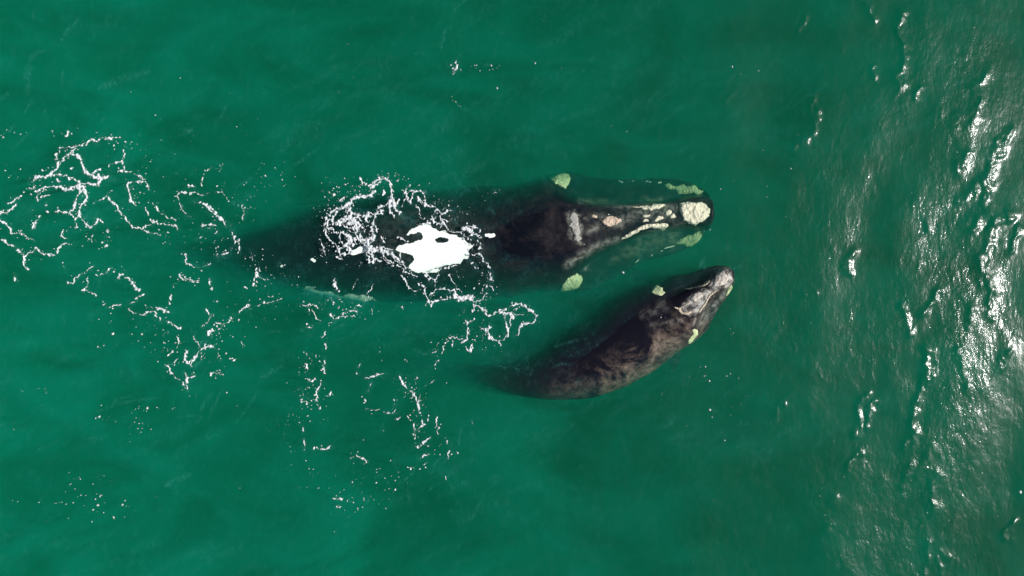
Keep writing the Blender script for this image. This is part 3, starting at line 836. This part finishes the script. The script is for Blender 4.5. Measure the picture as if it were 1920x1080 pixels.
def foam(label, st, clusters=(), seed=0, specks=1.0, gain=1.0, name='foam', milk=1.0, solid=0.0):
    """floating foam: strands (half width, points) and specks, in photo pixels, as one lumpy sheet on the water"""
    r = np.random.default_rng(100 + seed)
    dots = []
    for wd, p in st:
        for a, b in zip(p[:-1], p[1:]):
            ln = math.hypot(b[0] - a[0], b[1] - a[1])
            for _ in range(r.poisson(ln * 0.11 * specks)):
                t = r.random(); o_ = r.normal(0, 1, 2) * (3.5 + wd * 2.0)
                dots.append((a[0] + (b[0] - a[0]) * t + o_[0], a[1] + (b[1] - a[1]) * t + o_[1], 0.50 + r.exponential(0.36)))
        if len(p) == 1: dots.append((*p[0], wd * 1.25))
    for (v, cx, cy, rx, ry, n, size) in clusters:
        ox, oy, k = V[v]
        for _ in range(int(n * (0.5 if v in 'LG' else 0.75))):
            q = r.normal(0, 0.55, 2)
            dots.append((ox + (cx + q[0] * rx) / k, oy + (cy + q[1] * ry) / k, size * (0.45 + r.exponential(0.45))))
    xs = [a for wd, p in st for a, b in p] + [d[0] for d in dots]; ys = [b for wd, p in st for a, b in p] + [d[1] for d in dots]
    step = 0.75
    X0, X1, Y0, Y1 = min(xs) - 14, max(xs) + 14, min(ys) - 14, max(ys) + 14
    ax = np.arange(X0, X1, step); ay = np.arange(Y0, Y1, step)
    X, Y = np.meshgrid(ax, ay, indexing='ij')
    WX = X + 4.2 * fbm(X / 15, Y / 15, seed, 3) + 2.0 * vnoise(X / 3.2, Y / 3.2, seed + 1)
    WY = Y + 4.2 * fbm(X / 15 + 50, Y / 15, seed + 2, 3) + 2.0 * vnoise(X / 3.2 + 20, Y / 3.2, seed + 3)
    mod = np.clip(0.72 + solid + 1.35 * fbm(X / 11, Y / 11, seed + 4, 3), 0.05, 1.7)
    f = np.full(X.shape, -1.0)
    fine = fbm(X / 4.0, Y / 4.0, seed + 5, 2)
    def win(x0, x1, y0, y1):
        return (slice(max(int((x0 - X0) / step), 0), max(int((x1 - X0) / step) + 2, 0)), slice(max(int((y0 - Y0) / step), 0), max(int((y1 - Y0) / step) + 2, 0)))
    for wd, p in st:
        if len(p) < 2: continue
        wd = max(wd, 0.8) * gain * 1.25
        for a, b in zip(p[:-1], p[1:]):
            pad = wd * 2 + 9
            s_ = win(min(a[0], b[0]) - pad, max(a[0], b[0]) + pad, min(a[1], b[1]) - pad, max(a[1], b[1]) + pad)
            d, _t = segdist(WX[s_], WY[s_], *a, *b)
            f[s_] = np.maximum(f[s_], 1 - d / (wd * mod[s_]) + 0.85 * fine[s_] - 0.12)
    for (x, y, q) in dots:
        s_ = win(x - q - 3, x + q + 3, y - q - 3, y + q + 3)
        a_ = X[s_] - x + 0.5 * (WX[s_] - X[s_] - np.mean(WX[s_] - X[s_])) if X[s_].size else X[s_]
        b_ = Y[s_] - y + 0.5 * (WY[s_] - Y[s_] - np.mean(WY[s_] - Y[s_])) if X[s_].size else X[s_]
        if not X[s_].size: continue
        f[s_] = np.maximum(f[s_], 1 - np.hypot(a_, b_) / q)
    f[0] = f[-1] = -1; f[:, 0] = f[:, -1] = -1
    wx, wy = pxw(X, Y)
    z0 = surf(wx, wy)
    # bubbly, milky water hangs about the foam
    big = [(wd, p) for wd, p in st if wd > 0.8 and len(p) > 1]
    for wd, p in big:
        for a, b in zip(p[:-1], p[1:]):
            m1 = (a[0] + b[0]) / 2; m2 = (a[1] + b[1]) / 2; rr_ = math.hypot(a[0] - b[0], a[1] - b[1]) / 2 + 22
            i0, i1 = np.searchsorted(gx / S + 960, [m1 - rr_, m1 + rr_]); j1, j0 = NY - np.searchsorted((540 - gy / S)[::-1], [m2 - rr_, m2 + rr_])
            s_ = (slice(i0, i1), slice(j0, j1))
            if H[s_].size == 0: continue
            d, _t = segdist(PX[s_] + CD[s_] * .5, PY[s_] + CD[s_] * .4, *a, *b)
            VE[s_] = np.maximum(VE[s_], milk * min(0.08 + 0.035 * wd, 0.24) * np.exp(-(d / (4.5 + 1.5 * wd)) ** 2))
    gxf = np.gradient(f, step, axis=0); gyf = np.gradient(f, step, axis=1)
    g2 = gxf ** 2 + gyf ** 2 + 1e-4
    out = (f <= 0)
    mvx = np.clip(-f * gxf / g2, -0.75 * step, 0.75 * step); mvy = np.clip(-f * gyf / g2, -0.75 * step, 0.75 * step)
    Xn = np.where(out, X + mvx, X); Yn = np.where(out, Y + mvy, Y)
    wx, wy = pxw(Xn, Yn)
    Z = z0 + np.where(out, 0.002, 0.010 + 0.035 * np.sqrt(np.clip(f, 0, 1)) * (1 + 0.5 * fine))
    idx = np.arange(f.size).reshape(f.shape)
    cnt = (f[:-1, :-1] > 0).astype(int) + (f[1:, :-1] > 0) + (f[1:, 1:] > 0) + (f[:-1, 1:] > 0)
    cell = cnt >= 1
    F = np.stack([idx[:-1, 1:][cell], idx[1:, 1:][cell], idx[1:, :-1][cell], idx[:-1, :-1][cell]], -1)
    used, inv = np.unique(F, return_inverse=True)
    Vv = np.stack([wx, wy, Z], -1).reshape(-1, 3)[used]
    o = mesh_obj(name, Vv, inv.reshape(-1, 4), MF)
    attr(o, 'thick', np.clip(f, 0, 1).ravel()[used])
    o['kind'] = 'stuff'; o['label'] = label; o['category'] = 'foam'
    return o

foam('lacy web of white foam drifting at the far left', strands('A', '''12: 775,130 740,140 690,130 660,120 625,160 590,150 560,170 510,185 470,190 430,200 395,205
17: 440,235 490,240 520,265 535,300 540,340 560,365 610,380 650,395 690,380; 11: 600,370 620,350 650,340; 10: 650,395 635,430 570,425 520,435 460,450
15: 480,215 440,240 400,285 365,290; 14: 400,290 370,320 330,365 300,385 240,385 205,410; 8: 320,370 380,370 425,385; 6: 215,410 225,450; 5: 300,340 270,345; 4: 365,290 360,250 390,210
14: 235,475 290,460 360,450 400,455 450,460 500,455 540,450; 8: 445,400 475,385 500,410 520,430; 16: 500,460 520,490 490,540 470,590 445,610; 18: 540,450 555,500 560,535 530,570 520,610
7: 345,605 400,607 440,605; 5: 300,605 320,605; 6: 235,540 240,500 265,490; 6: 260,515 325,510; 9: 450,610 490,650 490,710; 15: 520,610 540,670 580,715 610,690 630,655 665,670; 12: 520,620 490,650
5: 740,685 770,710; 6: 700,315 740,290 790,285 800,240 790,215; 5: 800,290 790,340 750,352; 8: 800,350 850,355 900,375 930,395; 8: 815,440 850,415 930,405 950,440 955,460; 10: 820,450 840,500 825,545 865,568
7: 605,548 650,530 680,510 710,490 725,475; 9: 700,515 720,545 750,570 770,600 800,630 820,670 850,695; 10: 850,700 880,710 920,715 970,690; 7: 930,735 960,745 1025,755
8: 975,660 995,680 1030,685 1060,690 1100,695 1140,705 1150,725; 5: 985,550 1005,580 1030,605; 5: 1045,610 1075,625 1085,650 1140,660; 6: 935,580 950,625; 16: 365,405 375,405; 10: 470,330 475,335
9: 0,615 60,605 75,585 100,560; 15: 60,550 100,525; 5: 100,520 140,515; 12: 0,660 40,680 70,710 80,745 120,745 140,730; 5: 130,745 200,780 225,795
9: 25,780 60,815 100,840 150,870 165,900 160,950 180,970; 11: 165,905 200,870 235,850 260,865 300,880 340,885; 9: 360,870 380,845 420,820 455,825; 6: 205,720 225,710 240,660 255,640; 4: 405,760 415,720; 8: 400,760 430,785
9: 100,1055 100,1020; 12: 690,760 700,765; 12: 680,820 680,830; 8: 430,120 450,85; 5: 595,760 590,800; 10: 290,565 295,565; 12: 690,725 690,730'''),
    [('A', 300, 95, 300, 30, 26, .9), ('A', 830, 170, 60, 40, 18, .7), ('A', 930, 300, 90, 120, 40, .7), ('A', 900, 500, 60, 90, 26, .8), ('A', 190, 480, 60, 90, 24, .9), ('A', 60, 370, 90, 60, 14, .8), ('A', 690, 190, 60, 40, 6, .9), ('A', 670, 790, 60, 90, 14, .9),
     ('A', 560, 780, 60, 60, 10, .8), ('A', 1100, 120, 200, 120, 24, .5), ('A', 22, 133, 4, 4, 3, 1.2), ('A', 1100, 780, 150, 60, 26, .6), ('A', 30, 930, 300, 60, 8, .8), ('A', 250, 760, 260, 120, 20, .6)], 0, 1.0, solid=0.25)
foam('broken foam loops between the left web and the whale tail', strands('A', '''7: 1130,500 1160,485 1200,490; 7: 1140,500 1150,560 1165,590; 8: 1165,580 1200,630 1225,640; 9: 1220,490 1260,485 1295,500; 4: 1300,500 1370,480 1380,470 1440,490 1470,530
8: 1210,440 1250,455; 5: 1305,385 1300,430; 3: 1310,350 1370,325 1410,330 1440,300; 13: 1240,535 1275,548; 14: 1310,560 1340,600 1390,630 1430,660 1460,700; 10: 1350,580 1400,620
13: 1490,700 1500,760 1510,800 1490,850 1440,885 1400,900 1400,875; 8: 1530,790 1535,850 1530,880; 13: 1300,700 1350,690 1385,690 1340,720; 6: 1270,790 1300,770; 8: 1380,750 1400,740; 7: 1560,560 1575,600 1565,650
8: 1190,880 1200,930; 8: 1210,935 1250,965 1300,965 1355,945; 6: 1615,860 1625,915; 6: 1655,960 1655,1030; 6: 1660,1020 1700,1040; 7: 1800,955 1820,955; 9: 1595,510 1610,510; 6: 1400,895 1450,880
6: 1160,1020 1180,1010; 4: 1200,1035 1260,1050 1300,1055'''),
    [('A', 1760, 400, 130, 130, 46, .75), ('A', 1550, 560, 110, 130, 40, .7), ('A', 1380, 820, 170, 90, 36, .7), ('A', 1250, 420, 150, 90, 20, .6), ('A', 1640, 1000, 90, 120, 36, .7), ('A', 1860, 1020, 90, 90, 30, .6), ('A', 1230, 1030, 120, 60, 20, .6), ('A', 1420, 720, 120, 90, 24, .6)], 1, 0.9)
foam('V-shaped trail of foam shreds below the tail', strands('D', '''8: 105,190 145,190 165,150 215,120 260,90 290,65; 7: 310,145 360,125 410,90; 17: 470,165 480,130 500,130; 11: 530,155 560,180 590,220 630,245; 6: 245,150 235,200 215,245 270,260 310,285
11: 600,310 640,285 660,280; 5: 405,385 440,360 490,355; 9: 545,340 580,340; 6: 660,365 710,370; 11: 740,375 790,385 835,405; 10: 540,385 580,415 640,415 690,400 735,410 735,440; 7: 770,440 780,475; 12: 830,475 870,500 920,520
10: 820,545 840,550; 6: 890,575 905,610 905,665; 5: 820,730 870,685; 6: 875,800 875,765 905,740; 14: 955,680 950,740 980,775 1020,740 1060,680 1100,650 1145,650; 18: 1000,780 1030,710; 6: 1060,680 1050,620 1010,575; 9: 1080,740 1070,700
7: 810,790 850,830 880,870 915,880; 15: 930,910 960,930 975,950; 11: 950,840 965,880 990,870 1015,870; 24: 955,890 960,915; 7: 1075,505 1120,480 1140,440 1105,390; 20: 1120,560 1150,530; 13: 1180,495 1215,480; 8: 1200,520 1260,470 1310,425
8: 1350,400 1385,375 1400,350; 6: 1410,375 1450,355 1485,352; 5: 1530,340 1590,325 1640,300; 6: 1550,295 1580,285; 8: 1140,170 1140,210; 6: 1140,238 1142,245; 5: 920,135 940,165 980,180 1050,185; 6: 830,340 855,270; 5: 865,215 900,200
6: 1370,235 1395,240; 6: 1350,620 1370,650; 6: 1190,690 1188,730; 5: 1280,740 1310,745; 4: 1130,835 1190,850 1225,855; 5: 1465,90 1465,150; 6: 1470,150 1440,220; 6: 1470,140 1540,175; 4: 350,340 370,348'''),
    [('D', 1200, 560, 130, 90, 60, .8), ('D', 820, 640, 90, 160, 40, .7), ('D', 1250, 400, 150, 120, 44, .7), ('D', 1180, 780, 100, 110, 26, .8), ('D', 640, 560, 180, 90, 26, .7), ('D', 1450, 350, 160, 90, 34, .6), ('D', 1500, 150, 120, 120, 34, .7), ('D', 1650, 220, 120, 70, 24, .6),
     ('D', 700, 700, 220, 120, 26, .5), ('D', 1600, 470, 160, 110, 26, .5), ('D', 380, 470, 160, 150, 12, .8), ('D', 70, 70, 60, 30, 4, 1.0), ('D', 330, 655, 90, 10, 4, 1.0), ('D', 900, 760, 120, 120, 24, .5)], 2, 0.9, solid=0.2)
foam('dense swirl of white foam over the whale back', strands('S', '''17: 650,180 680,120 720,80 770,75 800,110 860,145 880,145; 13: 660,170 720,140 740,110; 7: 850,165 870,220 865,260 885,310; 14: 768,235 772,250; 9: 510,95 520,140 580,145
18: 670,250 640,285 580,295 520,290 460,300 430,325 400,355 360,390; 12: 350,400 300,420 240,430 180,460 160,490; 10: 340,420 270,450 220,490 190,560; 9: 210,490 200,600; 12: 360,400 360,460 340,520
17: 370,460 430,470 500,500 560,510 590,500; 28: 400,500 380,560; 20: 250,590 300,560 380,560 430,560 500,600; 14: 270,620 260,590; 24: 400,450 400,540; 10: 590,470 570,530 590,570; 6: 440,540 480,520 540,560
14: 440,590 470,640 460,720 500,780; 7: 280,700 330,690; 9: 280,700 275,780 320,830; 26: 340,700 380,740 390,800 350,850; 12: 340,850 390,870 430,900; 14: 400,790 430,850; 8: 320,870 250,880 280,940 350,940 390,900
14: 500,700 540,760 600,780 640,760; 8: 540,620 560,680; 14: 680,500 670,560 650,640 640,680 670,740 660,780 620,820 620,880; 18: 560,790 620,830; 10: 520,790 600,850; 16: 600,800 640,870
7: 600,470 640,480 690,490 740,460; 8: 690,500 750,495; 14: 700,450 760,400 820,380 850,340; 22: 850,320 900,370 920,400; 18: 840,400 900,410; 8: 800,390 840,440; 6: 850,470 890,515; 6: 900,440 960,490; 8: 930,360 960,330
8: 100,680 120,600 130,540; 7: 150,560 145,640 130,700 150,760 200,810; 8: 60,770 80,850 120,950; 7: 200,800 240,860; 6: 240,970 300,985; 17: 600,900 680,890 760,900 850,930 920,990 980,1050; 14: 580,930 620,1000 650,1030 700,980 740,1010
22: 620,920 660,960; 8: 700,860 780,890; 7: 770,940 820,1010 880,1055; 9: 700,640 700,680; 8: 750,740 780,800; 6: 790,870 880,880; 8: 430,560 480,620 520,600; 8: 330,620 420,640 440,700; 8: 230,700 210,640 180,640; 7: 440,760 470,820 420,860; 7: 270,340 320,300'''),
    [('S', 250, 250, 260, 190, 120, .75), ('S', 120, 500, 100, 200, 80, .8), ('S', 560, 220, 200, 80, 60, .8), ('S', 800, 80, 160, 60, 50, .8), ('S', 560, 640, 110, 90, 60, .8), ('S', 120, 900, 120, 120, 60, .8), ('S', 600, 350, 260, 60, 16, .6), ('S', 950, 60, 180, 60, 20, .8), ('S', 450, 1050, 200, 60, 24, .8), ('S', 420, 700, 130, 180, 60, .9)], 3, 0.8, 1.5, milk=1.9, solid=0.75)
foam('foam threads ringing the white blotch on the back', strands('W', '''7: 170,80 200,110 220,50 240,30; 7: 190,110 220,130 180,200 155,240; 10: 250,90 290,100 350,110 395,110; 18: 230,170 250,200; 8: 280,100 260,170 230,190; 14: 310,160 340,190 390,220 430,235; 6: 370,110 370,170; 7: 300,230 335,290 345,330
3: 325,330 380,350; 9: 430,215 490,260 540,300 600,270 635,275; 9: 490,265 460,320 445,365 500,390 525,395; 7: 530,290 530,340 520,420 545,400 540,350; 5: 540,350 590,360 620,335; 6: 545,360 590,440; 4: 600,450 660,470 720,470
19: 740,440 800,450 830,480 780,510 740,500; 8: 800,420 870,430 885,465; 11: 840,480 900,515; 9: 850,540 885,590 890,620; 5: 810,665 865,670; 9: 875,670 910,740 950,750 970,795; 19: 975,840 975,900; 15: 845,785 855,795; 14: 795,740 810,740
8: 960,960 1000,1010; 8: 890,830 900,835; 8: 1010,100 1050,95; 9: 360,850 430,890 460,920 490,870 520,820 600,780 660,770; 16: 420,900 470,920; 9: 0,640 60,660 120,730 180,790 250,850 300,880; 6: 0,700 40,750 80,770; 7: 120,770 200,850 290,870
3: 150,650 150,710; 4: 140,530 220,555; 4: 320,400 380,400 410,365; 3: 160,860 220,950 270,1010; 4: 600,850 640,920 680,980 720,1030; 3: 250,1010 320,1000; 12: 645,350 648,355'''),
    [('W', 520, 190, 120, 50, 44, .7), ('W', 740, 290, 90, 60, 44, .6), ('W', 860, 600, 90, 130, 36, .8), ('W', 940, 950, 110, 90, 60, .8), ('W', 680, 880, 110, 90, 24, .7), ('W', 500, 330, 90, 70, 24, .7), ('W', 350, 60, 120, 60, 22, .7), ('W', 250, 960, 90, 90, 30, .5), ('W', 920, 190, 60, 120, 16, .4)], 4, 0.7, 1.3, milk=1.5, solid=0.35)
foam('looping foam ribbon trailing from the whale side towards the calf', strands('E', '''9: 940,130 975,150 1000,210 1020,280; 11: 1020,280 1050,250 1100,240 1145,230 1150,205; 14: 1150,205 1200,222 1250,240; 25: 1200,212 1250,222 1310,235; 16: 1310,235 1340,265; 8: 1020,220 1060,170 1130,155 1190,170 1215,200; 7: 1060,130 1060,170
12: 1340,265 1390,295 1440,340 1470,360; 13: 1470,350 1520,320 1560,315; 17: 1520,330 1600,350 1620,370; 11: 1600,370 1605,420 1580,440; 9: 1560,370 1580,430 1570,500 1545,535 1510,530; 11: 1470,500 1440,470 1430,440 1460,425; 11: 1450,500 1500,530 1530,570
11: 1590,295 1640,270 1700,275 1750,310 1785,350 1775,395 1730,410; 13: 1740,405 1690,410 1660,450 1650,490 1630,495; 8: 1610,320 1650,300; 3: 1620,340 1700,340; 9: 1340,250 1400,230 1430,190; 5: 1330,240 1320,210; 9: 1340,270 1330,330; 8: 1270,310 1270,330
14: 1290,390 1300,430 1290,480; 7: 1340,380 1300,410; 14: 1290,480 1280,520 1250,540; 8: 1250,520 1200,510 1150,510; 7: 1190,530 1190,570; 9: 1290,580 1310,605 1320,560; 6: 1060,575 1090,560; 5: 1125,545 1135,545; 9: 1045,625 1065,610; 6: 1110,625 1125,570; 7: 1055,715 1085,670; 6: 1390,440 1410,450; 6: 1400,490 1410,510'''),
    [('E', 1400, 220, 90, 60, 60, .8), ('E', 1290, 430, 90, 100, 50, .7), ('E', 1400, 470, 90, 80, 40, .8), ('E', 1150, 540, 110, 50, 20, .7), ('E', 1080, 640, 70, 90, 20, .7), ('E', 1430, 580, 90, 40, 16, .6), ('E', 1620, 310, 90, 40, 16, .6)], 5, 0.8, 1.05, solid=0.35)
foam('scattered foam flecks below the pale flank patch', strands('E', '''9: 85,280 140,272 180,270 215,295; 8: 150,300 150,320; 5: 175,310 200,370 240,400; 9: 300,340 325,380; 3: 290,420 360,375 430,360 530,365; 8: 400,345 445,325 500,320; 8: 485,280 540,280; 6: 360,210 375,250; 7: 95,455 140,435 180,415; 8: 250,510 270,465; 4: 275,560 275,600
9: 265,670 255,710 265,760; 6: 125,615 135,640; 13: 340,90 335,130 350,160; 8: 600,110 590,160 570,200; 4: 560,250 575,210; 4: 470,170 475,130 505,90; 4: 605,300 605,340; 4: 820,290 820,315; 7: 130,800 165,825 190,800; 9: 240,840 210,880 205,970; 8: 95,890 105,930; 6: 90,960 150,970; 5: 250,940 300,930 325,895; 6: 235,1000 225,1040; 9: 120,700 140,740; 6: 160,490 165,500; 6: 675,690 680,660'''),
    [('E', 230, 280, 200, 90, 60, .8), ('E', 420, 300, 150, 60, 40, .8), ('E', 150, 720, 80, 160, 40, .8), ('E', 150, 930, 130, 110, 60, .9), ('G', 130, 300, 90, 90, 40, .7), ('G', 100, 500, 120, 160, 34, .6), ('E', 630, 620, 80, 120, 16, .5), ('G', 300, 330, 120, 60, 20, .6)], 6, 0.9)
foam('open ring of foam pieces under the gap between the whales', strands('E', '''8: 560,795 600,790 660,775 700,770; 11: 600,830 590,870 575,895; 14: 488,765 494,767; 8: 505,730 520,705; 13: 800,790 830,840 880,890 910,940 940,990 945,1050; 8: 745,805 758,805; 6: 550,990 560,950; 10: 560,1020 572,1022; 4: 600,1030 640,1035 670,1028; 8: 705,1048 718,1055; 9: 755,1060 775,1030; 10: 768,950 778,980; 5: 1015,830 1060,820; 6: 840,665 860,685; 6: 842,735 846,738; 6: 915,790 935,800''')
    + strands('G', '''8: 990,370 990,430 1000,460; 11: 1010,410 1060,375 1045,350; 10: 995,525 1045,515 1080,485 1115,465; 9: 1030,620 1060,600 1100,590; 6: 1060,650 1100,630; 6: 930,680 960,690 985,685; 9: 1095,310 1095,340; 8: 1150,320 1148,355; 9: 1160,410 1165,430; 4: 1155,360 1170,400
7: 525,610 570,600 610,610 655,635; 9: 572,590 580,600; 6: 720,700 740,685; 8: 190,480 195,550; 8: 183,400 187,420; 9: 265,545 275,545; 7: 310,540 345,548 390,535; 9: 757,410 766,408; 6: 845,335 885,323; 10: 410,905 465,907; 11: 495,940 510,910; 5: 520,925 550,932; 13: 626,905 630,920; 9: 440,962 450,962; 6: 850,835 830,875; 6: 930,310 960,340; 14: 1020,200 1030,280; 9: 1220,480 1220,500; 9: 1235,560 1238,610; 8: 1297,570 1297,585; 8: 1412,350 1412,372; 7: 1220,740 1220,770'''),
    [('G', 960, 130, 80, 100, 50, .8), ('G', 1040, 200, 60, 120, 50, .8), ('G', 1020, 380, 70, 100, 40, .8), ('G', 600, 790, 260, 60, 30, .7), ('G', 700, 920, 90, 60, 22, .8), ('G', 530, 980, 140, 60, 16, 1.0), ('G', 420, 870, 90, 60, 14, .8), ('G', 280, 830, 120, 14, 14, .9), ('G', 260, 710, 120, 30, 20, .6), ('G', 850, 620, 110, 90, 26, .6), ('G', 870, 780, 90, 90, 16, .7), ('G', 1150, 550, 110, 110, 34, .6), ('E', 880, 850, 90, 60, 30, .7), ('G', 1130, 60, 90, 60, 20, .6), ('G', 620, 460, 110, 30, 14, .6)], 7, 0.9, solid=0.2)
foam('sparse foam flecks drifting in the lower left water', [],
    [('L', 740, 295, 110, 16, 16, 1.0), ('L', 930, 240, 90, 24, 16, 1.1), ('L', 1100, 222, 130, 10, 12, .9), ('L', 950, 370, 150, 50, 26, .9), ('L', 870, 345, 60, 60, 12, .9), ('L', 640, 800, 90, 30, 16, 1.1), ('L', 400, 845, 160, 16, 18, 1.0), ('L', 630, 900, 110, 70, 22, 1.2), ('L', 650, 680, 170, 30, 36, .5), ('L', 500, 710, 60, 70, 14, .9), ('L', 850, 845, 60, 24, 8, 1.2),
     ('L', 170, 115, 160, 24, 14, .9), ('L', 120, 835, 90, 10, 5, 1.0), ('L', 400, 250, 220, 60, 14, .6), ('L', 750, 940, 120, 16, 7, 1.0), ('L', 1250, 130, 120, 60, 10, .9), ('L', 1000, 803, 60, 6, 6, .6), ('L', 1500, 180, 140, 70, 14, .6), ('L', 40, 320, 60, 90, 8, .8), ('L', 350, 960, 200, 40, 12, .6), ('L', 460, 650, 20, 4, 3, 1.0)], 8)
foam('small cluster of foam bits near the top centre', strands('T', '12: 290,550 325,520 345,520 350,550 325,590 315,555'),
    [('T', 320, 580, 70, 50, 12, .8), ('T', 500, 575, 50, 40, 10, 1.1), ('T', 670, 580, 60, 30, 10, .9), ('T', 680, 745, 60, 20, 5, .9), ('T', 375, 890, 30, 30, 6, .9), ('T', 340, 750, 60, 200, 8, .7), ('T', 900, 250, 200, 300, 4, .7), ('U', 1250, 760, 200, 100, 10, .6), ('U', 900, 450, 200, 200, 6, .7)], 9, .6)
foam('tiny pale dots scattered to the right of the calf', [],
    [('N', 1640, 870, 110, 60, 12, .9), ('N', 1420, 850, 110, 60, 10, .9), ('N', 1360, 950, 80, 50, 18, .7), ('N', 1660, 720, 60, 90, 12, .7), ('N', 1850, 900, 130, 110, 20, .6), ('N', 1760, 1050, 160, 50, 14, .8), ('N', 1800, 520, 60, 60, 8, .6), ('P', 1400, 800, 90, 50, 34, .6), ('P', 1270, 800, 60, 20, 10, .9), ('P', 1440, 130, 60, 10, 8, .8), ('P', 1500, 280, 300, 160, 40, .5), ('P', 1560, 950, 160, 60, 30, .7), ('P', 1850, 90, 60, 50, 16, .8),
     ('P', 1800, 920, 150, 90, 26, .8), ('P', 1700, 700, 200, 200, 50, .55), ('P', 1820, 430, 110, 200, 60, .7), ('P', 500, 130, 500, 120, 26, .45), ('P', 1150, 180, 300, 150, 20, .45), ('P', 700, 930, 300, 100, 16, .5), ('P', 1500, 420, 120, 120, 24, .6), ('P', 1166, 511, 2, 2, 3, 1.1), ('P', 1340, 430, 30, 30, 4, .7)], 10)  # small pale dots strewn over the water

foam('bright specks standing in for wet highlights on the dark backs', [],  # sparkles on wet skin, put in as white specks
    [('N', 1340, 400, 40, 60, 7, .9), ('N', 1680, 330, 40, 60, 8, 1.1), ('N', 570, 730, 10, 10, 3, .9), ('N', 700, 740, 160, 10, 8, .5), ('N', 1200, 760, 200, 60, 5, .6),
     ('M', 1315, 360, 12, 20, 3, 1.3), ('M', 690, 522, 4, 4, 2, 1.0), ('M', 60, 640, 160, 200, 12, .5), ('M', 300, 600, 80, 200, 12, .5), ('W', 1000, 300, 120, 220, 24, .5), ('N', 1062, 115, 6, 6, 3, 1.4)], 11)
build_water()
